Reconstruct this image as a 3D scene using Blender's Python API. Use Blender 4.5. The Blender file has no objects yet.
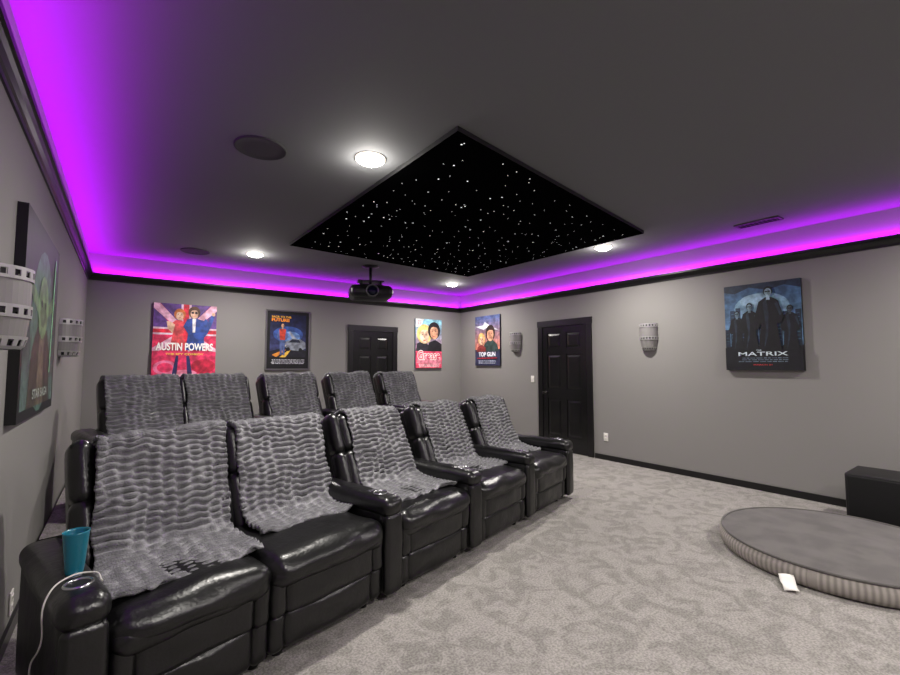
import bpy, math, random
from mathutils import Vector, Matrix, noise
random.seed(7)
scene=bpy.context.scene
scene.view_settings.view_transform='Standard'
scene.view_settings.look='None'
scene.view_settings.exposure=0.0

# ------------------------------------------------------------ helpers
def lin(c):
    c=max(0,min(255,c))/255.0
    return c/12.92 if c<=0.04045 else ((c+0.055)/1.055)**2.4
def rgb(r,g,b): return (lin(r),lin(g),lin(b),1.0)
MATS={}
def mat(name,color,rough=0.6,metal=0.0,emit=None,es=0.0,bump=None,var=None,spec=0.5,sheen=0.0,coat=0.0):
    if name in MATS: return MATS[name]
    m=bpy.data.materials.new(name); m.use_nodes=True
    nt=m.node_tree; b=nt.nodes['Principled BSDF']
    b.inputs['Base Color'].default_value=color
    b.inputs['Roughness'].default_value=rough
    b.inputs['Metallic'].default_value=metal
    b.inputs['Specular IOR Level'].default_value=spec
    b.inputs['Sheen Weight'].default_value=sheen
    b.inputs['Coat Weight'].default_value=coat
    if emit:
        b.inputs['Emission Color'].default_value=emit
        b.inputs['Emission Strength'].default_value=es
    tc=None
    if bump or var:
        tc=nt.nodes.new('ShaderNodeTexCoord')
    if bump:
        prev=None
        for bb_ in (bump if isinstance(bump,list) else [bump]):
            n=nt.nodes.new('ShaderNodeTexNoise'); n.inputs['Scale'].default_value=bb_[0]; n.inputs['Detail'].default_value=4
            bp=nt.nodes.new('ShaderNodeBump'); bp.inputs['Strength'].default_value=bb_[1]; bp.inputs['Distance'].default_value=bb_[2]
            nt.links.new(tc.outputs['Object'],n.inputs['Vector'])
            nt.links.new(n.outputs['Fac'],bp.inputs['Height'])
            if prev: nt.links.new(prev.outputs['Normal'],bp.inputs['Normal'])
            prev=bp
        nt.links.new(prev.outputs['Normal'],b.inputs['Normal'])
    if var:
        n=nt.nodes.new('ShaderNodeTexNoise'); n.inputs['Scale'].default_value=var[0]; n.inputs['Detail'].default_value=5
        cr=nt.nodes.new('ShaderNodeValToRGB')
        cr.color_ramp.elements[0].position=var[2]; cr.color_ramp.elements[0].color=color
        cr.color_ramp.elements[1].position=var[3]; cr.color_ramp.elements[1].color=var[1]
        nt.links.new(tc.outputs['Object'],n.inputs['Vector'])
        nt.links.new(n.outputs['Fac'],cr.inputs['Fac']); nt.links.new(cr.outputs['Color'],b.inputs['Base Color'])
    MATS[name]=m
    return m

class MB:
    def __init__(s): s.v=[];s.f=[];s.m=[];s.sm=[];s.mats=[]
    def mi(s,m):
        if m not in s.mats: s.mats.append(m)
        return s.mats.index(m)
    def add(s,vs,fs,m,smooth=True,M=None):
        o=len(s.v); k=s.mi(m)
        for p in vs:
            p=Vector(p)
            s.v.append(M@p if M is not None else p)
        for f in fs:
            s.f.append([i+o for i in f]); s.m.append(k); s.sm.append(smooth)
    def make(s,name,M=None):
        me=bpy.data.meshes.new(name); me.from_pydata([tuple(p) for p in s.v],[],s.f)
        for m in s.mats: me.materials.append(m)
        me.polygons.foreach_set('material_index',s.m); me.polygons.foreach_set('use_smooth',s.sm)
        me.update()
        o=bpy.data.objects.new(name,me); scene.collection.objects.link(o)
        if M is not None: o.matrix_world=M
        return o

def box(mb,lo,hi,m,M=None):
    x0,y0,z0=lo;x1,y1,z1=hi
    vs=[(x0,y0,z0),(x1,y0,z0),(x1,y1,z0),(x0,y1,z0),(x0,y0,z1),(x1,y0,z1),(x1,y1,z1),(x0,y1,z1)]
    fs=[(0,3,2,1),(4,5,6,7),(0,1,5,4),(1,2,6,5),(2,3,7,6),(3,0,4,7)]
    mb.add(vs,fs,m,False,M)

def rbox(mb,c,size,r,m,M=None,puff=0.0,n=6,k=4,fn=None):
    h=[size[i]/2 for i in range(3)]
    r=min(r,min(h)*0.999)
    ax=[]
    for i in range(3):
        a=h[i]; L=[]
        nn_=max(2,min(n,int(a*2/0.03)+1)) if n>2 else n
        for j in range(k): L.append(-a+r-r*math.tan(math.radians(45*(k-j)/k)))
        for j in range(nn_+1): L.append((-1+2*j/nn_)*(a-r))
        for j in range(1,k+1): L.append(a-r+r*math.tan(math.radians(45*j/k)))
        ax.append(L)
    key={};vs=[];fs=[]
    def vid(p):
        q=(round(p[0],6),round(p[1],6),round(p[2],6))
        if q in key: return key[q]
        inner=Vector([max(-h[i]+r,min(h[i]-r,p[i])) for i in range(3)])
        d=Vector(p)-inner
        if d.length>1e-9: d=d.normalized()*r
        P=inner+d
        if puff:
            u=[max(0,1-(P[i]/h[i])**2) for i in range(3)]
            nn=d.normalized() if d.length>1e-9 else Vector((0,0,0))
            P=P+Vector((nn[0]*puff*math.sqrt(u[1]*u[2]),nn[1]*puff*math.sqrt(u[0]*u[2]),nn[2]*puff*math.sqrt(u[0]*u[1])))
        P=P+Vector(c)
        if fn: P=fn(P)
        key[q]=len(vs);vs.append(P);return key[q]
    for a in range(3):
        b=(a+1)%3;cc=(a+2)%3
        for sgn in (-1,1):
            for i in range(len(ax[b])-1):
                for j in range(len(ax[cc])-1):
                    def P(bi,ci):
                        p=[0,0,0];p[a]=sgn*h[a];p[b]=ax[b][bi];p[cc]=ax[cc][ci];return vid(p)
                    q=[P(i,j),P(i+1,j),P(i+1,j+1),P(i,j+1)]
                    if sgn<0:q.reverse()
                    if len(set(q))==4: fs.append(q)
    mb.add(vs,fs,m,True,M)

def lathe(mb,prof,m,seg=32,M=None,smooth=True,cap=True):
    vs=[];fs=[]
    for (r,z) in prof:
        for i in range(seg):
            a=2*math.pi*i/seg; vs.append((r*math.cos(a),r*math.sin(a),z))
    for j in range(len(prof)-1):
        for i in range(seg):
            i2=(i+1)%seg
            fs.append((j*seg+i,j*seg+i2,(j+1)*seg+i2,(j+1)*seg+i))
    if cap:
        fs.append(tuple(range(seg))[::-1]); fs.append(tuple((len(prof)-1)*seg+i for i in range(seg)))
    mb.add(vs,fs,m,smooth,M)

def torus(mb,R,r,m,M=None,seg=28,rs=8):
    vs=[];fs=[]
    for i in range(seg):
        a=2*math.pi*i/seg
        for j in range(rs):
            b=2*math.pi*j/rs
            vs.append(((R+r*math.cos(b))*math.cos(a),(R+r*math.cos(b))*math.sin(a),r*math.sin(b)))
    for i in range(seg):
        for j in range(rs):
            fs.append((i*rs+j,((i+1)%seg)*rs+j,((i+1)%seg)*rs+(j+1)%rs,i*rs+(j+1)%rs))
    mb.add(vs,fs,m,True,M)

def T(x,y,z): return Matrix.Translation((x,y,z))
def RZ(a): return Matrix.Rotation(math.radians(a),4,'Z')
def RX(a): return Matrix.Rotation(math.radians(a),4,'X')
def RY(a): return Matrix.Rotation(math.radians(a),4,'Y')

# ------------------------------------------------------------ room constants
XL,XR,YB,YF,H=-0.44,5.85,7.5,-2.6,2.92
Z0,Z1=2.555,2.65   # crown bottom/top
G=0.0012

# ------------------------------------------------------------ materials
wall_m=mat('wall_paint',rgb(132,130,127),0.75,bump=(220,0.12,0.002))
ceil_m=mat('ceiling_paint',rgb(108,109,111),0.85,bump=(200,0.1,0.002))
trim_m=mat('black_gloss_trim',rgb(14,13,15),0.32)
door_m=mat('black_door_paint',rgb(13,13,14),0.25)
leather=mat('black_leather',rgb(13,13,14),0.31,bump=[(11,0.25,0.02),(70,0.3,0.004)],spec=0.6)
leather2=mat('black_leather_base',rgb(11,11,11),0.6)
chrome=mat('chrome',rgb(200,200,205),0.2,1.0)
darkhole=mat('dark_cup_well',rgb(8,8,10),0.5)
white_p=mat('white_plastic',rgb(225,222,215),0.4)

# carpet
carpet=bpy.data.materials.new('carpet'); carpet.use_nodes=True
nt=carpet.node_tree;b=nt.nodes['Principled BSDF'];b.inputs['Roughness'].default_value=1.0
b.inputs['Specular IOR Level'].default_value=0.1
tc=nt.nodes.new('ShaderNodeTexCoord')
def nnoise(sc,det,dist=0):
    n=nt.nodes.new('ShaderNodeTexNoise');n.inputs['Scale'].default_value=sc;n.inputs['Detail'].default_value=det;n.inputs['Distortion'].default_value=dist
    nt.links.new(tc.outputs['Object'],n.inputs['Vector']);return n
n1=nnoise(6,7,1.4); n2=nnoise(85,3) 
r1=nt.nodes.new('ShaderNodeValToRGB')
r1.color_ramp.elements[0].position=0.40;r1.color_ramp.elements[0].color=rgb(144,141,136)
r1.color_ramp.elements[1].position=0.56;r1.color_ramp.elements[1].color=rgb(164,160,155)
nt.links.new(n1.outputs['Fac'],r1.inputs['Fac'])
r2=nt.nodes.new('ShaderNodeValToRGB')
r2.color_ramp.elements[0].position=0.38;r2.color_ramp.elements[0].color=(0.58,0.58,0.58,1)
r2.color_ramp.elements[1].position=0.60;r2.color_ramp.elements[1].color=(1,1,1,1)
nt.links.new(n2.outputs['Fac'],r2.inputs['Fac'])
mx=nt.nodes.new('ShaderNodeMixRGB');mx.blend_type='MULTIPLY';mx.inputs['Fac'].default_value=0.8
nt.links.new(r1.outputs['Color'],mx.inputs['Color1']);nt.links.new(r2.outputs['Color'],mx.inputs['Color2'])
nt.links.new(mx.outputs['Color'],b.inputs['Base Color'])
bp=nt.nodes.new('ShaderNodeBump');bp.inputs['Strength'].default_value=0.6;bp.inputs['Distance'].default_value=0.01
nt.links.new(n2.outputs['Fac'],bp.inputs['Height']);nt.links.new(bp.outputs['Normal'],b.inputs['Normal'])

# ------------------------------------------------------------ shell
def slab(name,lo,hi,m):
    mb=MB();box(mb,lo,hi,m);return mb.make(name)
slab('floor',(XL-.1,YF-.1,-.1),(XR+.1,YB+.1,0),carpet)
slab('ceiling',(XL-.1,YF-.1,H),(XR+.1,YB+.1,H+.1),ceil_m)
slab('wall_left',(XL-.1,YF-.1,0),(XL,YB+.1,H),wall_m)
slab('wall_right',(XR,YF-.1,0),(XR+.1,YB+.1,H),wall_m)
slab('wall_back',(XL,YB,0),(XR,YB+.1,H),wall_m)
slab('wall_front',(XL,YF-.1,0),(XR,YF,H),wall_m)
# riser platform under the back row (parallel to the seating), black front fascia
mb=MB()
xr0=XL+.02
P=[(xr0,4.06),(4.42,5.18),(4.42,6.6),(xr0,6.6)]
RH=0.25
vs=[(x,y,0) for x,y in P]+[(x,y,RH) for x,y in P]
mb.add(vs,[(3,2,1,0),(4,5,6,7),(1,2,6,5),(2,3,7,6),(3,0,4,7)],carpet,False)
mb.add(vs,[(0,1,5,4)],trim_m,False)
mb.make('seating_riser')
# baseboards
def bb(name,lo,hi): 
    mb=MB();box(mb,lo,hi,trim_m);return mb.make(name)
BH=.075
bb('baseboard_left',(XL,YF,0),(XL+.016,YB,BH))
bb('baseboard_right',(XR-.016,YF,0),(XR,4.13,BH)); bb('baseboard_right.001',(XR-.016,5.27,0),(XR,YB,BH))
bb('baseboard_back',(XL,YB-.016,0),(3.24,YB,BH)); bb('baseboard_back.001',(4.28,YB-.016,0),(XR,YB,BH))
bb('baseboard_front',(XL,YF,0),(XR,YF+.016,BH))
# crown with light ledge
mb=MB()
prof=[(0,Z0),(.010,Z0),(.013,Z0+.018),(.022,Z0+.026),(.033,Z0+.05),(.045,Z0+.066),(.058,Z0+.07),(.06,Z1),(.052,Z1),(.050,Z1-.02),(0,Z1-.02)]
vs=[]
for dd,z in prof:
    vs+= [(XL+dd,YF+dd,z),(XR-dd,YF+dd,z),(XR-dd,YB-dd,z),(XL+dd,YB-dd,z)]
fs=[]
for j in range(len(prof)-1):
    for i in range(4):
        i2=(i+1)%4
        fs.append((j*4+i,j*4+i2,(j+1)*4+i2,(j+1)*4+i))
mb.add(vs,fs,trim_m,False)
mb.make('trim_1_crown_moulding')
# LED strip on ledge
PURP=(0.51,0.0,0.98)
led_m=mat('purple_led',rgb(60,0,90),0.5,emit=(PURP[0],PURP[1],PURP[2],1),es=3)
mb=MB();z=Z1-.018
for lo,hi in [((XL+.02,YF+.04,z),(XL+.03,YB-.04,z+.004)),((XR-.03,YF+.04,z),(XR-.02,YB-.04,z+.004)),
              ((XL+.05,YB-.03,z),(XR-.05,YB-.02,z+.004)),((XL+.05,YF+.02,z),(XR-.05,YF+.03,z+.004))]:
    box(mb,lo,hi,led_m)
mb.make('led_strip_light')
def area(name,loc,sx,sy,energy,color,rot=(0,0,0),shape='RECTANGLE',spread=180):
    L=bpy.data.lights.new(name,'AREA');L.shape=shape;L.size=sx
    if shape in('RECTANGLE','ELLIPSE'):L.size_y=sy
    L.energy=energy;L.color=color;L.spread=math.radians(spread)
    o=bpy.data.objects.new(name,L);o.location=loc;o.rotation_euler=rot;scene.collection.objects.link(o);return o
up=math.pi
PW=9.2 # watts per metre
cz=Z1-.006
area('cove_light_left',(XL+.034,(YF+YB)/2,cz),.026,(YB-YF)-.15,PW*(YB-YF)*1.15,PURP,(up,0,0))
area('cove_light_right',(XR-.034,(YF+YB)/2,cz),.026,(YB-YF)-.15,PW*(YB-YF)*.9,PURP,(up,0,0))
area('cove_light_back',((XL+XR)/2,YB-.034,cz),(XR-XL)-.15,.026,PW*(XR-XL)*.9,PURP,(up,0,0))
area('cove_light_front',((XL+XR)/2,YF+.034,cz),(XR-XL)-.15,.026,PW*(XR-XL)*.8,PURP,(up,0,0))

# ------------------------------------------------------------ recessed downlights
glow=mat('downlight_lens',(1,1,1,1),0.5,emit=(1.0,0.95,0.86,1),es=45)
ring=mat('downlight_trim',rgb(225,222,215),0.5,emit=(1.0,0.9,0.76,1),es=2.0)
LC=(1.0,0.955,0.89)
def downlight(x,y,e=50):
    mb=MB()
    lathe(mb,[(.108,0),(.108,-.010),(.098,-.018),(.090,-.016)],ring,32,cap=False)
    lathe(mb,[(.090,-.016),(.084,-.026),(.06,-.036),(.025,-.041),(.001,-.042)],glow,32,cap=False)
    mb.make('recessed_downlight',T(x,y,H))
    area('downlight_lamp',(x,y,H-.05),.15,.15,e,LC,(0,0,0),'DISK',165)
    L=bpy.data.lights.new('added_halo_lamp','POINT');L.energy=8;L.color=LC;L.shadow_soft_size=.03  # extra point lamp, added to brighten the ceiling into a lens-glow halo
    o=bpy.data.objects.new('added_halo_lamp',L);o.location=(x,y,H-.10);scene.collection.objects.link(o)
for x,y in [(1.38,2.83),(1.36,6.25),(4.82,6.42),(4.84,3.24)]: downlight(x,y)
for x,y in [(1.38,-.3),(4.84,-.3),(3.1,-1.4)]: downlight(x,y)

# ------------------------------------------------------------ star ceiling panel
star_b=mat('star_panel_black',rgb(6,6,7),1.0,spec=0.0)
star_e=mat('star_fibre',(1,1,1,1),0.5,emit=(0.95,0.96,1,1),es=1.2)
edge_m=mat('star_panel_edge',rgb(20,20,21),0.6)
Q=[(1.62,2.10),(4.60,2.56),(4.53,5.60),(1.57,5.42)]
mb=MB();zb=H-.035
vs=[(x,y,zb) for x,y in Q]+[(x,y,H-.001) for x,y in Q]
mb.add(vs,[(0,3,2,1)],star_b,False)
mb.add(vs,[(4,5,6,7),(0,1,5,4),(1,2,6,5),(2,3,7,6),(3,0,4,7)],edge_m,False)
NS=14
for i in range(NS*NS+70):
    if i<NS*NS: u=(i%NS+random.random())/NS;v=(i//NS+random.random())/NS
    else: u,v=random.random(),random.random()
    u=.02+.96*u;v=.02+.96*v
    x=(Q[0][0]*(1-u)+Q[1][0]*u)*(1-v)+(Q[3][0]*(1-u)+Q[2][0]*u)*v
    y=(Q[0][1]*(1-u)+Q[1][1]*u)*(1-v)+(Q[3][1]*(1-u)+Q[2][1]*u)*v
    r=random.choice([.0035,.004,.004,.005,.0055,.0075])*(1 if v<.5 else 1.15)
    mb.add([(x+r*math.cos(a),y+r*math.sin(a),zb-.001) for a in [k*math.pi/3 for k in range(6)]],[(5,4,3,2,1,0)],star_e,False)
mb.make('star_ceiling_panel')

# ------------------------------------------------------------ ceiling speakers, vent
grille=mat('speaker_grille',rgb(58,57,59),0.8,bump=(400,0.5,0.002))
for x,y in [(.70,3.14),(.69,6.56)]:
    mb=MB();lathe(mb,[(.17,0),(.17,-.008),(.16,-.012),(.155,-.008),(.10,-.009),(.001,-.009)],grille,40,cap=False)
    mb.make('ceiling_speaker',T(x,y,H))
mb=MB();vm=mat('vent_dark',rgb(62,60,60),0.6);vk=mat('vent_slot',rgb(14,14,14),0.8)
box(mb,(-.07,-.19,-.004),(.07,.19,0),vk)
for s in (-1,1):
    box(mb,(s*.07-.012,-.20,-.012),(s*.07+.012,.20,0),vm); box(mb,(-.08,s*.19-.012,-.012),(.08,s*.19+.012,0),vm)
for i in range(9):
    yy=-.16+.04*i
    box(mb,(-.065,yy-.01,-.001),(.065,yy+.01,.001),vm,T(0,0,-.008)@T(0,yy,0)@RX(30)@T(0,-yy,0))
mb.make('ceiling_air_vent',T(5.29,1.69,H))

# ------------------------------------------------------------ doors
def door(name,M,W,Hd,knob_side):
    mb=MB();cw=.095
    box(mb,(-W/2,0.0,0.001),(-W/2+cw,.026,Hd),trim_m);box(mb,(W/2-cw,0,0.001),(W/2,.026,Hd),trim_m)
    box(mb,(-W/2-.008,0,Hd-cw),(W/2+.008,.03,Hd+.008),trim_m)
    w=W-2*cw;h=Hd-cw
    box(mb,(-w/2,0,.008),(w/2,.004,h),door_m)
    st=.11
    f=.014
    box(mb,(-w/2,0,.008),(-w/2+st,f,h),door_m);box(mb,(w/2-st,0,.008),(w/2,f,h),door_m);box(mb,(-.055,0,.008),(.055,f,h),door_m)
    for a,b_ in [(0.008,.24),(.86,1.02),(1.60,1.70),(h-.11,h)]: box(mb,(-w/2,0,a),(w/2,f-.0005,b_),door_m)
    for a,b_ in [(.24,.86),(1.02,1.60),(1.70,h-.11)]:
        for x0,x1 in [(-w/2+st,-.055),(.055,w/2-st)]:
            i=.03;j=.05
            vs=[(x0+i-.01,.004,a+i-.01),(x1-i+.01,.004,a+i-.01),(x1-i+.01,.004,b_-i+.01),(x0+i-.01,.004,b_-i+.01),
                (x0+j,.012,a+j),(x1-j,.012,a+j),(x1-j,.012,b_-j),(x0+j,.012,b_-j)]
            mb.add(vs,[(4,5,6,7),(0,1,5,4),(1,2,6,5),(2,3,7,6),(3,0,4,7)],door_m,False)
    kx=knob_side*(w/2-.06)
    km=mat('door_knob_metal',rgb(70,68,66),0.3,1.0)
    lathe(mb,[(.03,0),(.03,.006),(.012,.010),(.010,.03),(.026,.04),(.028,.052),(.018,.062),(.001,.064)],km,20,T(kx,f,.95)@RX(-90),cap=False)
    mb.make(name,M)
door('door_1',T(XR-G,4.70,0)@RZ(90),1.10,2.17,1)
door('door_2',T(3.76,YB-G,0)@RZ(180),1.02,2.15,1)

# ------------------------------------------------------------ switch / outlets
def plate(name,M,switch=False):
    mb=MB();rbox(mb,(0,.004,0),(.075,.008,.118),.003,white_p,n=1,k=2)
    d=mat('outlet_slot',rgb(120,115,110),0.5)
    if switch: rbox(mb,(0,.009,0),(.034,.006,.068),.002,white_p,n=1,k=2)
    else:
        for s in(-.024,.024):
            rbox(mb,(0,.009,s),(.034,.004,.03),.0015,white_p,n=1,k=2)
            box(mb,(-.009,.0111,s-.005),(-.006,.0116,s+.006),d);box(mb,(.006,.0111,s-.005),(.009,.0116,s+.006),d)
    mb.make(name,M)
plate('light_switch',T(XR-G,5.40,1.17)@RZ(90),True)
plate('wall_outlet',T(XR-G,3.94,.34)@RZ(90))
plate('wall_outlet',T(XL+G,3.3,.17)@RZ(-90))

# ------------------------------------------------------------ film strip sconces
scm=mat('sconce_nickel',rgb(178,177,176),0.4,0.5)
scg=mat('sconce_frosted',rgb(140,138,136),0.45,.3)
sch=mat('sconce_hole_backing',rgb(36,36,38),0.6)
def sconce(M,R=.15,Hs=.32,low=.5):
    """half-round film-strip sconce: perforated film bands at top, middle and bottom"""
    mb=MB();N=20;th=.004
    def rad(z):
        t=z/Hs
        return R*(low+(1-low)*math.sqrt(max(0,1-(1-min(1,t/.6))**2)))
    hr=.024;md=Hs*.46
    rows=[(0,.012,'s'),(.012,.012+hr,'h'),(.012+hr,.048,'s'),(.048,md-.024,'g'),(md-.024,md-.012,'s'),(md-.012,md+.012,'h'),(md+.012,md+.024,'s'),
          (md+.024,Hs-.048,'g'),(Hs-.048,Hs-.012-hr,'s'),(Hs-.012-hr,Hs-.012,'h'),(Hs-.012,Hs,'s')]
    for z0,z1,kd in rows:
        for i in range(N):
            hole=(kd=='h' and i%2==1)
            a0=math.pi*i/N;a1=math.pi*(i+1)/N
            vs=[]
            for dr in(0,-th):
                for a,z in((a0,z0),(a1,z0),(a1,z1),(a0,z1)):
                    rr=rad(z)+dr-(.006 if kd=='g' else 0)-(.012 if hole else 0)
                    vs.append((rr*math.cos(a),rr*math.sin(a),z))
            mb.add(vs,[(0,1,2,3),(7,6,5,4),(0,4,5,1),(1,5,6,2),(2,6,7,3),(3,7,4,0)],sch if hole else (scm if kd!='g' else scg),False)
    box(mb,(-.05,0,.06),(.05,.02,Hs-.08),scm)
    mb.make('film_strip_wall_sconce',M)
sconce(T(XR-G,5.80,1.66)@RZ(90),.13,.36)
sconce(T(XR-G,3.22,1.62)@RZ(90),.13,.37)
sconce(T(XL+G,2.35,1.48)@RZ(-90),.14,.31,.8)
sconce(T(XL+G,4.85,1.49)@RZ(-90),.14,.31,.8)

# ------------------------------------------------------------ posters
def text_geo(s,bold=0.0):
    cu=bpy.data.curves.new('t','FONT');cu.body=s;cu.offset=bold
    o=bpy.data.objects.new('t',cu);scene.collection.objects.link(o)
    bpy.context.view_layer.update()
    me=bpy.data.meshes.new_from_object(o.evaluated_get(bpy.context.evaluated_depsgraph_get()))
    vs=[v.co.copy() for v in me.vertices];fs=[list(p.vertices) for p in me.polygons]
    bpy.data.objects.remove(o);bpy.data.curves.remove(cu);bpy.data.meshes.remove(me)
    x0=min(v.x for v in vs);x1=max(v.x for v in vs);y0=min(v.y for v in vs);y1=max(v.y for v in vs)
    return [((v.x-x0)/(x1-x0),(v.y-y0)/(y1-y0)) for v in vs],fs
class Poster:
    def __init__(s,w,h,depth,side,frame=None):
        s.w,s.h,s.d=w,h,depth;s.mb=MB();s.k=0
        box(s.mb,(-w/2,0,0),(w/2,depth,h),side)
        if frame:
            t=.022
            for lo,hi in [((-w/2-t,0,-t),(-w/2,depth+.01,h+t)),((w/2,0,-t),(w/2+t,depth+.01,h+t)),((-w/2,0,-t),(w/2,depth+.01,0)),((-w/2,0,h),(w/2,depth+.01,h+t))]:
                box(s.mb,lo,hi,frame)
    def pm(s,c,flat=False):
        c=tuple(int(max(0,min(255,x))) for x in c)
        if flat: return mat('ink_%d_%d_%d'%c,rgb(*c),0.55)
        c1=tuple(x*.80 for x in c);c2=tuple(min(255,x*1.18+4) for x in c)
        return mat('print_%d_%d_%d'%c,rgb(*c1),0.5,var=(14,rgb(*c2),.36,.66))
    def P(s,u,v):
        return (s.w/2-u*s.w, s.d+.0004*s.k+.0002, v*s.h)
    def poly(s,pts,c):
        s.k+=1
        s.mb.add([s.P(*p) for p in pts],[list(range(len(pts)))],s.pm(c),False)
    def rect(s,u0,v0,u1,v1,c): s.poly([(u0,v0),(u1,v0),(u1,v1),(u0,v1)],c)
    def ell(s,u,v,a,b,c,rot=0,n=22):
        ar=s.h/s.w;pts=[]
        for i in range(n):
            t=2*math.pi*i/n;x=a*math.cos(t);y=b*math.sin(t)
            pts.append((u+x*math.cos(rot)-y*math.sin(rot),v+(x*math.sin(rot)+y*math.cos(rot))/ar))
        s.poly(pts,c)
    def text(s,t,u0,v0,u1,v1,c,bold=.02,skew=0):
        s.k+=1
        vs,fs=text_geo(t,bold)
        s.mb.add([s.P(u0+(u1-u0)*x+skew*y,v0+(v1-v0)*y) for x,y in vs],fs,s.pm(c,True),False)
    def grad(s,u0,v0,u1,v1,c0,c1,n=12):
        s.k+=1
        for i in range(n):
            t=(i+.5)/n;c=tuple(int(c0[j]*(1-t)+c1[j]*t) for j in range(3))
            a=v0+(v1-v0)*i/n;b_=v0+(v1-v0)*(i+1)/n;s.k-=1;s.rect(u0,a,u1,b_,c)
    def lines(s,u0,u1,v,c,rows=3,dv=.014):
        for i in range(rows):
            x=u0+random.uniform(0,.06)
            while x<u1-.03:
                w=random.uniform(.03,.09)
                s.rect(x,v-i*dv,min(x+w,u1),v-i*dv+dv*.45,c);s.k-=1;x+=w+.015
        s.k+=1
    def person(s,u,v,sc,suit,skin,hair,coat=False,glasses=False,shade=None):
        h=sc
        L=lambda pts:[(u+x*h,v+y*h) for x,y in pts]
        if coat:
            s.poly(L([(-.20,0),(-.06,.03),(.0,.02),(.07,.03),(.20,0),(.13,.45),(.19,.46),(.24,.55),(.16,.78),(.05,.84),(-.05,.84),(-.16,.78),(-.24,.55),(-.19,.46),(-.13,.45)]),suit)
        else:
            s.poly(L([(-.10,0),(-.02,0),(0,.42),(.02,0),(.10,0),(.12,.45),(.20,.50),(.24,.58),(.15,.80),(.05,.85),(-.05,.85),(-.15,.80),(-.24,.58),(-.20,.50),(-.12,.45)]),suit)
        if shade:
            s.poly(L([(-.03,.83),(-.09,.76),(-.05,.4),(-.10,.05),(-.02,.3),(0,.6)]),shade)
            s.poly(L([(.10,.74),(.15,.76),(.21,.58),(.18,.56)]),shade)
        s.poly(L([(-.03,.80),(.03,.80),(.025,.88),(-.025,.88)]),skin)
        s.ell(u,v+.925*h,.068*h*1.1,.085*h*1.15,hair)
        s.ell(u,v+.91*h,.052*h*1.1,.070*h*1.15,skin)
        s.ell(u+.02*h,v+.905*h,.028*h,.055*h,tuple(x*.75 for x in skin))
        if glasses:
            s.ell(u-.025*h,v+.922*h,.024*h,.013*h,(6,8,10));s.ell(u+.025*h,v+.922*h,.024*h,.013*h,(6,8,10))
    def face(s,u,v,r,skin,hair,eye=(40,30,30),lip=(170,70,66),hs=1.2):
        s.ell(u,v+.03*r/.2,r*hs,r*1.4,hair)
        s.ell(u,v-.01,r*.78,r*1.08,skin)
        s.ell(u+r*.42,v-.015,r*.34,r*.88,tuple(x*.86 for x in skin))
        s.poly([(u-r*.8,v+r*.35),(u-r*.5,v+r*.78),(u+r*.3,v+r*.9),(u+r*.8,v+r*.5),(u+r*.4,v+r*.50),(u-r*.2,v+r*.55)],hair)
        for k in(-1,1): s.ell(u+k*r*.32,v+.08*r,r*.13,r*.06,eye);s.k-=1
        s.k+=1
        for k in(-1,1): s.ell(u+k*r*.32,v+.24*r,r*.18,r*.035,tuple(x*.6 for x in hair));s.k-=1
        s.k+=1;s.poly([(u-.02*r,v+.02*r),(u+.12*r,v-.22*r),(u-.1*r,v-.22*r)],tuple(x*.82 for x in skin))
        s.ell(u,v-.46*r,r*.24,r*.07,lip)
    def make(s,M): return s.mb.make('movie_poster',M)

# pink/red flag comedy
p=Poster(.80,1.08,.035,mat('canvas_pink',rgb(150,40,80),.6))
p.rect(0,0,1,1,(206,44,84))
for a in [[(0,.95),(0,.66),(.34,.66)],[(.10,1),(.42,1),(.42,.72)],[(1,.95),(1,.66),(.66,.66)],[(.90,1),(.58,1),(.58,.72)]]: p.poly(a,(92,60,130));p.k-=1
p.k+=1
for a in [[(0,1),(.09,1),(.5,.66),(.44,.62),(0,.93)],[(1,1),(.91,1),(.5,.66),(.56,.62),(1,.93)],[(0,.30),(0,.40),(.44,.64),(.5,.6)],[(1,.30),(1,.40),(.56,.64),(.5,.6)]]: p.poly(a,(238,170,190));p.k-=1
p.k+=1
p.rect(.42,.3,.58,1,(240,190,204));p.rect(0,.58,1,.68,(240,190,204));p.rect(.455,.3,.545,1,(214,40,60));p.rect(0,.605,1,.655,(214,40,60))
p.poly([(.26,.40),(.30,.60),(.26,.72),(.34,.78),(.44,.78),(.50,.70),(.46,.58),(.52,.40)],(210,70,76))
p.poly([(.30,.60),(.22,.66),(.20,.76),(.25,.76),(.33,.72)],(228,176,146))
p.face(.40,.85,.075,(236,186,156),(196,110,50))
p.poly([(.50,.38),(.54,.60),(.46,.70),(.52,.80),(.64,.82),(.78,.79),(.86,.62),(.80,.55),(.80,.38)],(38,66,140))
p.poly([(.60,.81),(.66,.81),(.65,.62),(.61,.62)],(240,236,240));p.poly([(.78,.78),(.86,.62),(.93,.76),(.97,.86),(.92,.88),(.86,.77),(.82,.82)],(44,74,150))
p.ell(.945,.885,.03,.035,(228,176,146))
p.face(.63,.885,.08,(230,178,148),(88,56,36));
for k in(-1,1): p.ell(.63+k*.028,.89,.024,.018,(20,18,22))
p.rect(0,0,1,.36,(222,48,92))
p.ell(.2,.14,.18,.13,(240,110,146));p.ell(.2,.14,.12,.085,(222,48,92));p.ell(.8,.16,.2,.13,(184,30,60));p.ell(.5,.06,.2,.07,(244,130,160))
p.poly([(.3,.02),(.36,.30),(.40,.30),(.38,.02)],(40,40,90));p.poly([(.55,.02),(.52,.3),(.57,.3),(.63,.02)],(40,40,90))
p.text('AUSTIN POWERS',.05,.37,.95,.475,(255,250,244),.03)
p.text('THE SPY COMEDY',.2,.31,.8,.335,(255,220,90),.02);p.lines(.15,.85,.05,(255,220,225))
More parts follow.
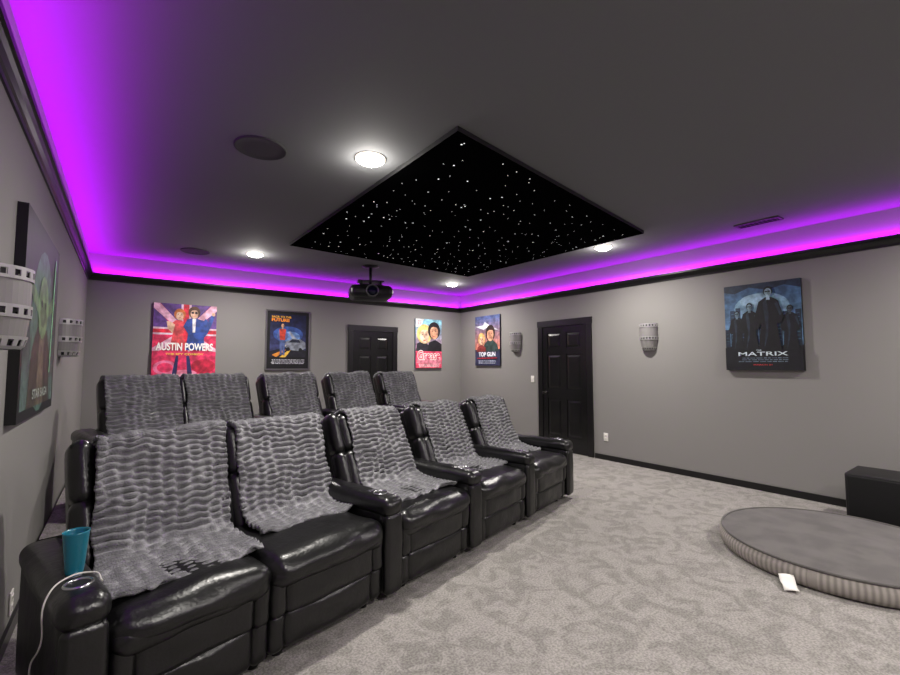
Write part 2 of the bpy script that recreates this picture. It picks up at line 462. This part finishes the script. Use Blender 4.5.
p.make(T(.70,YB-G,1.23)@RZ(180))
# framed time travel film
fr=mat('poster_frame_silver',rgb(130,128,130),.3,.8)
p=Poster(.68,.95,.02,mat('mat_black',rgb(10,10,12),.5),fr)
p.rect(0,0,1,1,(10,10,13))
p.grad(.07,.20,.93,.95,(60,64,110),(12,18,48),10)
p.ell(.5,.60,.36,.2,(50,76,140));p.ell(.55,.56,.24,.13,(104,140,196))
p.poly([(.07,.20),(.93,.20),(.93,.32),(.6,.36),(.3,.35),(.07,.30)],(26,26,36))
p.poly([(.12,.24),(.40,.33),(.46,.33),(.22,.20)],(240,140,50));p.poly([(.3,.20),(.5,.32),(.56,.32),(.44,.20)],(250,180,70))
p.poly([(.40,.40),(.44,.47),(.60,.53),(.80,.52),(.92,.46),(.93,.36),(.80,.31),(.50,.33)],(128,134,146))
p.poly([(.50,.46),(.60,.52),(.76,.51),(.80,.46)],(24,30,48));p.poly([(.60,.52),(.50,.64),(.54,.66),(.70,.53)],(150,156,168))
p.ell(.50,.34,.045,.05,(14,14,16));p.ell(.80,.33,.045,.05,(14,14,16));p.ell(.43,.40,.02,.015,(255,240,190))
p.person(.36,.24,.56,(84,100,150),(220,166,126),(74,48,32))
p.poly([(.30,.50),(.42,.50),(.44,.69),(.28,.69)],(186,62,44))
p.text('BACK TO THE',.10,.885,.56,.92,(250,190,60),.03);p.text('FUTURE',.10,.82,.52,.875,(250,150,40),.04)
p.lines(.10,.90,.15,(200,200,210),4,.022)
p.make(T(2.18,YB-G,1.36)@RZ(180))
# musical romance
p=Poster(.64,1.0,.035,mat('canvas_teal',rgb(60,110,130),.6))
p.grad(0,0,1,1,(196,80,110),(126,190,206),10)
p.poly([(0,1),(.32,1),(.2,.86),(0,.82)],(232,236,236));p.lines(.03,.22,.95,(200,60,80),3,.03)
p.poly([(.0,.34),(.06,.5),(.3,.56),(.5,.46),(.5,.3)],(38,36,44));p.poly([(.44,.3),(.5,.52),(.75,.58),(1,.5),(1,.3)],(22,22,28))
p.face(.33,.66,.22,(238,194,166),(224,188,110),hs=1.3)
p.face(.70,.74,.20,(206,152,120),(28,22,24))
p.rect(0,0,1,.34,(220,70,100))
p.poly([(.02,.10),(.1,.22),(.35,.27),(.7,.27),(.95,.2),(.98,.08)],(236,130,150))
p.text('Grease',.06,.16,.94,.36,(250,240,235),.055);p.text('Grease',.08,.175,.92,.345,(204,26,60),.0)
p.lines(.1,.9,.07,(250,220,225),3,.025)
p.make(T(5.0,YB-G,1.36)@RZ(180))
# aviator film
p=Poster(.74,1.0,.035,mat('canvas_navy',rgb(30,34,50),.6))
p.grad(0,.3,1,1,(206,120,96),(70,90,140),10)
p.rect(0,0,1,.32,(40,44,72))
p.poly([(0,.80),(.35,.72),(.5,.76),(1,.68),(.6,.80),(.4,.88),(.34,.81)],(206,210,216))
p.poly([(.34,.28),(.38,.42),(.52,.50),(.74,.50),(.90,.42),(.96,.28)],(44,62,60))
p.face(.63,.62,.16,(208,150,120),(44,30,26))
p.poly([(.06,.28),(.12,.38),(.28,.42),(.44,.36),(.46,.28)],(120,44,44))
p.face(.28,.52,.12,(230,180,150),(200,160,96))
p.text('TOP GUN',.16,.18,.84,.27,(230,232,240),.04);p.rect(.10,.14,.90,.155,(190,40,40))
p.lines(.15,.85,.09,(180,190,210),3,.025)
p.make(T(XR-G,6.58,1.41)@RZ(90))
# cyber film
p=Poster(.75,1.0,.04,mat('canvas_black',rgb(8,9,12),.5))
p.grad(0,.28,1,1,(96,134,164),(48,76,108),14)
p.poly([(0,1),(1,1),(1,.90),(.8,.95),(.6,.91),(.35,.96),(.15,.90),(0,.93)],(26,40,58))
p.ell(.5,.72,.36,.22,(112,146,170));p.ell(.42,.8,.2,.1,(134,164,184))
for i in range(13):
    x=i/13;hh=.48+.30*abs(math.sin(i*2.3))*(.15+abs(x-.5)*2.0)
    p.rect(x,.2,x+.068,hh,(24+(i%3)*9,38+(i%3)*10,54+(i%3)*12));p.k-=1
p.k+=1
for i in range(13):
    x=i/13;hh=.48+.30*abs(math.sin(i*2.3))*(.15+abs(x-.5)*2.0)
    for j in range(11):
        if .36+j*.04<hh: p.rect(x+.012,.34+j*.04,x+.05,.344+j*.04,(70,102,124));p.k-=1
p.k+=1
p.rect(0,0,1,.27,(7,9,13))
p.person(.17,.20,.50,(13,17,22),(90,112,126),(16,18,22),True,True,(30,42,54))
p.person(.86,.20,.52,(12,15,19),(64,74,82),(16,18,20),True,True,(28,40,52))
p.person(.35,.20,.58,(10,13,17),(110,134,148),(10,12,14),True,True,(34,46,58))
p.person(.60,.17,.78,(6,8,11),(124,148,160),(14,14,18),True,True,(26,36,48))
p.poly([(0,0),(1,0),(1,.25),(.8,.22),(.6,.28),(.3,.23),(0,.26)],(8,10,15))
p.text('THE',.42,.22,.49,.235,(180,195,205),.02)
p.text('MATRIX',.18,.165,.82,.21,(204,218,226),.01)
p.lines(.18,.82,.135,(90,104,120),3,.02);p.text('MARCH 31',.38,.055,.62,.07,(190,60,60),.02)
p.make(T(XR-G,1.865,1.36)@RZ(90))
# left wall : green-grey space-saga poster with a small robed green elder
p=Poster(1.22,1.06,.04,mat('canvas_black2',rgb(10,11,12),.5))
p.rect(0,0,1,1,(8,11,12))
p.grad(.04,.05,.96,.70,(84,104,98),(14,26,28),14)
p.ell(.5,.45,.32,.38,(66,96,84))
p.poly([(.18,.05),(.24,.34),(.36,.46),(.5,.50),(.66,.46),(.78,.34),(.84,.05)],(54,48,40))
p.poly([(.40,.05),(.44,.44),(.5,.40),(.57,.44),(.62,.05)],(96,86,70))
p.poly([(.38,.60),(.18,.68),(.10,.66),(.22,.58),(.38,.53)],(84,110,74));p.poly([(.62,.60),(.82,.68),(.90,.66),(.78,.58),(.62,.53)],(84,110,74))
p.ell(.5,.58,.15,.15,(98,126,84));p.ell(.5,.54,.09,.06,(76,98,64))
for k in(-1,1): p.ell(.5+k*.055,.595,.024,.018,(16,18,14))
p.poly([(.78,.22),(.80,.22),(.86,.92),(.83,.92)],(140,235,160))
p.text('STAR SAGA',.3,.09,.74,.14,(160,170,160),.02)
p.make(T(XL+G,3.475,1.14)@RZ(-90))

# ------------------------------------------------------------ projector
mb=MB();pb=mat('projector_black',rgb(24,24,27),0.35)
lens_g=mat('lens_glass',rgb(30,32,60),0.05,0.3)
rbox(mb,(0,0,0),(.62,.48,.18),.07,pb,puff=.012)
rbox(mb,(0,-.01,.085),(.34,.36,.05),.02,pb)
lathe(mb,[(.092,0),(.092,.06),(.082,.075),(.073,.072),(.068,.05)],pb,32,T(0,-.22,.0)@RX(90),cap=False)
torus(mb,.083,.008,mat('lens_ring',rgb(120,120,125),.3,.8),T(0,-.296,0)@RX(90))
lathe(mb,[(.068,.05),(.05,.062),(.02,.068),(.001,.069)],lens_g,32,T(0,-.22,0)@RX(90),cap=False)
for s in(-1,1):
    for i in range(6): box(mb,(s*.20-.06,-.256,-.055+.02*i),(s*.20+.06,-.238,-.047+.02*i),mat('proj_slot',rgb(8,8,8),.6))
lathe(mb,[(.022,.09),(.022,.395)],trim_m,16)
lathe(mb,[(.06,.385),(.13,.405),(.13,.414)],trim_m,24)
for sx in(-.14,.14):
    for sy in(-.1,.1):
        box(mb,(sx-.012,sy-.012,.09),(sx+.012,sy+.012,.17),trim_m)
box(mb,(-.19,-.12,.165),(.19,.12,.18),trim_m)
mb.make('ceiling_projector',T(2.95,6.0,H-.415)@RZ(-20))

# ------------------------------------------------------------ recliners
TILT=20.8
AW=.15
def backM(): return T(0,.763,.715)@RX(-TILT)
def wr(seed,amp=.004,sc=9):
    def fn(P):
        q=Vector((P.x*sc*.6+seed*3.1,P.y*sc+seed,P.z*sc))
        P=P+Vector((0,0,1))*noise.noise(q)*amp
        return P+Vector((0,-1,0))*noise.noise(q*1.7+Vector((5,5,5)))*amp
    return fn
def arm(mb,x,seed,w=AW):
    rbox(mb,(x,.42,.29),(w-.012,.80,.50),.035,leather,puff=.006,fn=wr(seed,.002))
    rbox(mb,(x,.41,.553),(w,.84,.11),.045,leather,puff=.010,n=14,fn=wr(seed+.5,.005))
    rbox(mb,(x,.015,.28),(w-.02,.05,.46),.022,leather,puff=.008,n=8,fn=wr(seed+.2,.004))
    Mx=T(x,.13,.616)
    torus(mb,.042,.006,chrome,Mx)
    lathe(mb,[(.042,.001),(.001,.0015)],darkhole,24,Mx,cap=False)
    rbox(mb,(x+.0,.215,.616),(.05,.022,.006),.0028,chrome,n=1,k=2)
def recliner(M,seed,left_arm,right_arm,law=AW,W=.71):
    mb=MB()
    box(mb,(-W/2+.01,.06,.04),(W/2-.01,.80,.30),leather2)
    for sx in(-.27,.27):
        for sy in(.1,.7): lathe(mb,[(.025,0),(.025,.045)],leather2,12,T(sx,sy,0))
    for z0,z1,yy in((.045,.225,.030),(.215,.405,.016)):
        # centre panel with narrow side borders (stitched seams between)
        for cx,cw in ((0,W-.17),(-W/2+.044,.076),(W/2-.044,.076)):
            rbox(mb,(cx,yy+.05,(z0+z1)/2),(cw+.004,.12,z1-z0),.030,leather,puff=.014 if cw>.2 else .006,n=16,fn=wr(seed+z0,.008,7))
    rbox(mb,(0,.31,.42),(W-.012,.64,.135),.06,leather,puff=.028,n=20,fn=wr(seed,.016,6))
    rbox(mb,(0,.05,.40),(W-.016,.13,.12),.055,leather,puff=.010,n=18,fn=wr(seed+3,.012,8))
    B=backM()
    rbox(mb,(0,.03,-.02),(W-.01,.15,.68),.05,leather,B)
    xs=[(-W/2+.045,.085),(0,W-.18),(W/2-.045,.085)]
    for cx,cw in xs:
        rbox(mb,(cx,-.055,-.14),(cw+.006,.12,.36),.05,leather,B,puff=.012,fn=wr(seed+cx+7,.004))
        rbox(mb,(cx,-.045,.175),(cw+.006,.14,.30),.06,leather,B,puff=.010,fn=wr(seed+cx+9,.003))
    rbox(mb,(0,.86,.33),(W-.02,.07,.55),.03,leather2)
    if left_arm: arm(mb,-W/2-law/2,seed,law)
    if right_arm: arm(mb,W/2+AW/2,seed+1)
    return mb.make('theater_recliner',M)

blk=bpy.data.materials.new('ruched_fur_blanket');blk.use_nodes=True
nt=blk.node_tree;b=nt.nodes['Principled BSDF'];b.inputs['Roughness'].default_value=1.0;b.inputs['Specular IOR Level'].default_value=.0
b.inputs['Sheen Weight'].default_value=.08;b.inputs['Sheen Roughness'].default_value=.8
tc=nt.nodes.new('ShaderNodeTexCoord')
at=nt.nodes.new('ShaderNodeAttribute');at.attribute_name='pucker_shade'
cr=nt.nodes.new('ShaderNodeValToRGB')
cr.color_ramp.elements[0].position=0.0;cr.color_ramp.elements[0].color=rgb(92,92,95)  # crease shade painted into the colour: dark in hollows, light on puckers
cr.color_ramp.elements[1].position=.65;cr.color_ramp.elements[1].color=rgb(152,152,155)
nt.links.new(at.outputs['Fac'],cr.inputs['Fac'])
# soft patches where the pile lies the other way
n3=nt.nodes.new('ShaderNodeTexNoise');n3.inputs['Scale'].default_value=22;n3.inputs['Detail'].default_value=4
nt.links.new(tc.outputs['Object'],n3.inputs['Vector'])
cr3=nt.nodes.new('ShaderNodeValToRGB')
cr3.color_ramp.elements[0].position=.35;cr3.color_ramp.elements[0].color=(.74,.74,.74,1)
cr3.color_ramp.elements[1].position=.65;cr3.color_ramp.elements[1].color=(1.08,1.08,1.08,1)
nt.links.new(n3.outputs['Fac'],cr3.inputs['Fac'])
mxb=nt.nodes.new('ShaderNodeMixRGB');mxb.blend_type='MULTIPLY';mxb.inputs['Fac'].default_value=1.0
nt.links.new(cr.outputs['Color'],mxb.inputs['Color1']);nt.links.new(cr3.outputs['Color'],mxb.inputs['Color2'])
n=nt.nodes.new('ShaderNodeTexNoise');n.inputs['Scale'].default_value=120;n.inputs['Detail'].default_value=4
nt.links.new(tc.outputs['Object'],n.inputs['Vector'])
bp=nt.nodes.new('ShaderNodeBump');bp.inputs['Strength'].default_value=.8;bp.inputs['Distance'].default_value=.010
nt.links.new(n.outputs['Fac'],bp.inputs['Height']);nt.links.new(bp.outputs['Normal'],b.inputs['Normal'])
nt.links.new(mxb.outputs['Color'],b.inputs['Base Color'])

def catmull(pts,n):
    P=[pts[0]]+pts+[pts[-1]];out=[]
    for i in range(1,len(P)-2):
        p0,p1,p2,p3=P[i-1],P[i],P[i+1],P[i+2]
        for j in range(n):
            t=j/n
            out.append(.5*((2*p1)+(p2-p0)*t+(2*p0-5*p1+4*p2-p3)*t*t+(3*p1-p0-3*p2+p3)*t**3))
    out.append(pts[-1]);return out
def blanket(M,seed,width=.62,seat_len=.18,skew=0.0,xoff=0.0,flare=0.0):
    B=backM()
    def bp_(b_,a): 
        q=B@Vector((0,b_,a));return Vector((q.y,q.z))
    pts=[bp_(.135,-.10),bp_(.135,.12),bp_(.13,.28),bp_(.09,.360),bp_(.0,.378),bp_(-.10,.366),bp_(-.160,.30),bp_(-.168,.10),bp_(-.168,-.12),bp_(-.172,-.20)]
    pts+= [Vector((.510,.568)),Vector((.45,.552))]
    k=.45
    while k>.6-.13-seat_len+.03 and k>.08:
        k-=.08;pts.append(Vector((k,.548)))
    path=catmull(pts,10)
    L=[0]
    for i in range(1,len(path)): L.append(L[-1]+(path[i]-path[i-1]).length)
    tot=L[-1];ns=int(tot/.0055);nx=int(width/.0060)
    rnd=random.Random(int(seed*100))
    ph=[rnd.random() for _ in range(64)]
    def at_(s):
        lo,hi=0,len(L)-1
        while hi-lo>1:
            m_=(lo+hi)//2
            if L[m_]<=s: lo=m_
            else: hi=m_
        t=(s-L[lo])/max(1e-9,L[hi]-L[lo]);return path[lo].lerp(path[hi],t),(path[hi]-path[lo]).normalized()
    vs=[];pucker_shade=[]
    CW=.060
    for j in range(ns+1):
        s=tot*j/ns
        for i in range(nx+1):
            u=i/nx;x=(u-.5)*width
            wv=noise.noise(Vector((x*6,s*4,seed)))
            wob=0.04*noise.noise(Vector((x*7,2.2,seed)))*max(0,(s-tot+.12)/.12)
            q,d=at_(min(max(s+wob,0),tot))
            # gathered columns of short horizontal puckers; neighbouring columns half a step apart
            cu=x/CW+20+.55*noise.noise(Vector((x*3,s*7,seed+3)))+.25*noise.noise(Vector((x*18,s*20,seed+5)))
            c0=int(math.floor(cu));cf=cu-c0
            ws=s+.010*noise.noise(Vector((x*15,s*13,seed+8)))
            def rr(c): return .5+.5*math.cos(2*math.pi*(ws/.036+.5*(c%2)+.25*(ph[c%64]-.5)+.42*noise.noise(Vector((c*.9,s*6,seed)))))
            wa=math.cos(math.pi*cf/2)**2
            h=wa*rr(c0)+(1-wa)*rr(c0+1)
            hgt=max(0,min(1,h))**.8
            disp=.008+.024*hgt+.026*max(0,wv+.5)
            fl=max(0,(s-tot*.35)/(tot*.65))
            X=x*(1+flare*fl+.06*noise.noise(Vector((s*9,seed,1.0 if x>0 else 5.0))))+xoff+skew*fl+.005*noise.noise(Vector((x*20,s*20,seed+1)))
            P=Vector((X,q.x,q.y))
            off=Vector((d.y,-d.x))*-disp
            P.y+=off.x;P.z+=off.y
            vs.append(P);pucker_shade.append(hgt)
    fs=[]
    for j in range(ns):
        for i in range(nx):
            a=j*(nx+1)+i;fs.append((a,a+1,a+nx+2,a+nx+1))
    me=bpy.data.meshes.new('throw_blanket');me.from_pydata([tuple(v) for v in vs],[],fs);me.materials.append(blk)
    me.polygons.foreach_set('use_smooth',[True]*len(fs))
    A=me.attributes.new('pucker_shade','FLOAT','POINT');A.data.foreach_set('value',pucker_shade)
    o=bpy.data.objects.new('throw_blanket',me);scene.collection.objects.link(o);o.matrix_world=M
    so=o.modifiers.new('thick','SOLIDIFY');so.thickness=.014;so.offset=0
    return o

offs1=[-3.245,-2.58,-1.72,-.86,0]
offs2=[-3.285,-2.62,-1.76,-.88,0]
O1=Vector((3.44,2.935,0));O2=Vector((3.50,5.06,RH))
ANGS=(14.5,13.0)
def ev(a): return Vector((math.cos(math.radians(a)),math.sin(math.radians(a)),0))
arms=[(1,0),(0,0),(1,0),(1,0),(1,1)]
# width, seat length, skew, x offset, flare
bl1=[(.61,.34,-.09,.11,.04),(.61,.14,-.04,0.10,.0),(.54,.30,.03,.04,.12),(.52,.28,.05,.02,.12),(.52,.14,.05,-.01,.1)]
bl2=[(.60,.1,0,.02,0),(.60,.1,0,0.0,0),(.63,.1,0,-.01,0),(.62,.1,0,0,0),(.60,.1,0,-.01,0)]
for row,(O,bl,offs) in enumerate(((O1,bl1,offs1),(O2,bl2,offs2))):
    for i,of in enumerate(offs):
        p_=O+ev(ANGS[row])*of
        M=T(*p_)@RZ(ANGS[row])
        recliner(M,row*10+i*1.7,arms[i][0],arms[i][1],.17 if (row==1 and i==0) else AW,.62 if i==0 else .71)
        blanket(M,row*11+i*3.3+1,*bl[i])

# ------------------------------------------------------------ tumbler and cable on left arm
pL=T(*(O1+ev(ANGS[0])*offs1[0]))@RZ(ANGS[0])
W=.62
ax_=-W/2-AW/2
mb=MB();teal=mat('teal_plastic',rgb(24,112,132),.25)
lathe(mb,[(.028,0),(.030,.01),(.042,.150),(.0435,.157),(.041,.157),(.038,.15),(.027,.015),(.001,.012)],teal,32,cap=False)
lathe(mb,[(.001,0),(.028,0)],teal,32,cap=False)
c0=pL@Vector((ax_+.01,.25,.618))
mb.make('teal_tumbler',T(*c0))
def cable(name,pts,r,m):
    cu=bpy.data.curves.new(name,'CURVE');cu.dimensions='3D';cu.bevel_depth=r;cu.bevel_resolution=3
    s=cu.splines.new('BEZIER');s.bezier_points.add(len(pts)-1)
    for q,bpnt in zip(pts,s.bezier_points):
        bpnt.co=q;bpnt.handle_left_type='AUTO';bpnt.handle_right_type='AUTO'
    cu.materials.append(m);o=bpy.data.objects.new(name,cu);scene.collection.objects.link(o);return o
le=-W/2-AW
cp=[(le+.13,.06,.628),(le+.12,.17,.630),(le+.05,.18,.630),(le-.005,.15,.60),(le-.018,.14,.45),(le-.03,.24,.30),(le-.02,.12,.20),(le-.04,.22,.10),(le-.025,.10,.02),(le-.06,.30,.01),(le-.04,.50,.01)]
cable('charging_cable',[pL@Vector(q) for q in cp],.003,white_p)

# ------------------------------------------------------------ dog bed
bedtop=mat('dog_bed_suede',rgb(82,79,77),.95,var=(6,rgb(94,91,88),.4,.6),bump=(120,.3,.004),sheen=.15)
plaid=bpy.data.materials.new('dog_bed_plaid');plaid.use_nodes=True
nt=plaid.node_tree;b=nt.nodes['Principled BSDF'];b.inputs['Roughness'].default_value=.9
tc=nt.nodes.new('ShaderNodeTexCoord')
def wave(dirn,scale):
    w=nt.nodes.new('ShaderNodeTexWave');w.bands_direction=dirn;w.inputs['Scale'].default_value=scale
    nt.links.new(tc.outputs['UV'],w.inputs['Vector']);return w
w1=wave('X',22);w2=wave('Y',8)
mm=nt.nodes.new('ShaderNodeMath');mm.operation='ADD';nt.links.new(w1.outputs['Fac'],mm.inputs[0]);nt.links.new(w2.outputs['Fac'],mm.inputs[1])
cr=nt.nodes.new('ShaderNodeValToRGB');cr.color_ramp.elements[0].color=rgb(112,107,102);cr.color_ramp.elements[0].position=.1
cr.color_ramp.elements[1].color=rgb(168,162,154);cr.color_ramp.elements[1].position=.8
mm2=nt.nodes.new('ShaderNodeMath');mm2.operation='MULTIPLY';mm2.inputs[1].default_value=.5;nt.links.new(mm.outputs[0],mm2.inputs[0])
nt.links.new(mm2.outputs[0],cr.inputs['Fac']);nt.links.new(cr.outputs['Color'],b.inputs['Base Color'])
mb=MB();R=.75;seg=96;HZ=.020
prof=[(R-.05,0),(R-.015,.012),(R,.04),(R+.003,.07),(R,.075+HZ),(R-.015,.10+HZ),(R-.02,.108+HZ)]
lathe(mb,prof,plaid,seg,cap=False)
lathe(mb,[(.001,0),(R-.05,0)],plaid,seg,cap=False)
torus(mb,R-.018,.009,bedtop,T(0,0,.112+HZ),seg,8)
vs=[];fs=[];NR=24
for j in range(NR+1):
    r_=(R-.02)*j/NR
    for i in range(seg):
        a=2*math.pi*i/seg;x,y=r_*math.cos(a),r_*math.sin(a)
        z=.112+HZ+.012*(1-(r_/(R-.02))**4)+.014*noise.noise(Vector((x*3,y*3,2)))*(1-(r_/R)**6)
        vs.append((x,y,z))
for j in range(NR):
    for i in range(seg):
        i2=(i+1)%seg;fs.append((j*seg+i,(j+1)*seg+i,(j+1)*seg+i2,j*seg+i2))
mb.add(vs,fs,bedtop)
bed=mb.make('dog_bed',T(4.27,.945,.001))
uv=bed.data.uv_layers.new(name='UVMap')
for l in bed.data.loops:
    v=bed.data.vertices[l.vertex_index].co
    uv.data[l.index].uv=(math.atan2(v.y,v.x)/math.pi,v.z*10)
mb=MB();vs=[];fs=[]
for j in range(7):
    for i in range(5):
        vs.append((-.04+.02*i,.02*j-.06,.012+.010*math.sin(j*1.1+i*.5)+.008*j))
for j in range(6):
    for i in range(4):
        a=j*5+i;fs.append((a,a+1,a+6,a+5))
tagm=mat('tag_white',rgb(235,232,226),.8)
mb.add(vs,fs,tagm)
o=mb.make('fabric_care_tag',T(3.44,1.02,0.0)@RZ(-60));so=o.modifiers.new('t','SOLIDIFY');so.thickness=.002

# ------------------------------------------------------------ subwoofer
mb=MB();sub=mat('subwoofer_black',rgb(18,17,18),.5);cl=mat('grille_cloth',rgb(11,11,11),.95,bump=(500,.4,.001))
rbox(mb,(0,0,.255),(.46,.46,.45),.012,sub,n=2,k=2)
rbox(mb,(-.235,0,.255),(.02,.42,.41),.008,cl,n=2,k=2)
for sx in(-.18,.18):
    for sy in(-.18,.18): lathe(mb,[(.02,0),(.024,.032)],sub,12,T(sx,sy,0))
mb.make('subwoofer',T(5.33,.84,0))

# ------------------------------------------------------------ world, camera
w=bpy.data.worlds.new('World');scene.world=w;w.use_nodes=True
w.node_tree.nodes['Background'].inputs[0].default_value=(.5,.45,.5,1);w.node_tree.nodes['Background'].inputs[1].default_value=.05
cam=bpy.data.cameras.new('cam');cam.sensor_width=36;cam.lens=437/900*36;cam.clip_start=.02
co=bpy.data.objects.new('camera',cam);co.location=(0,0,1.42)
co.rotation_euler=(math.radians(90+3.6),0,math.radians(-36.6));scene.collection.objects.link(co)
scene.camera=co
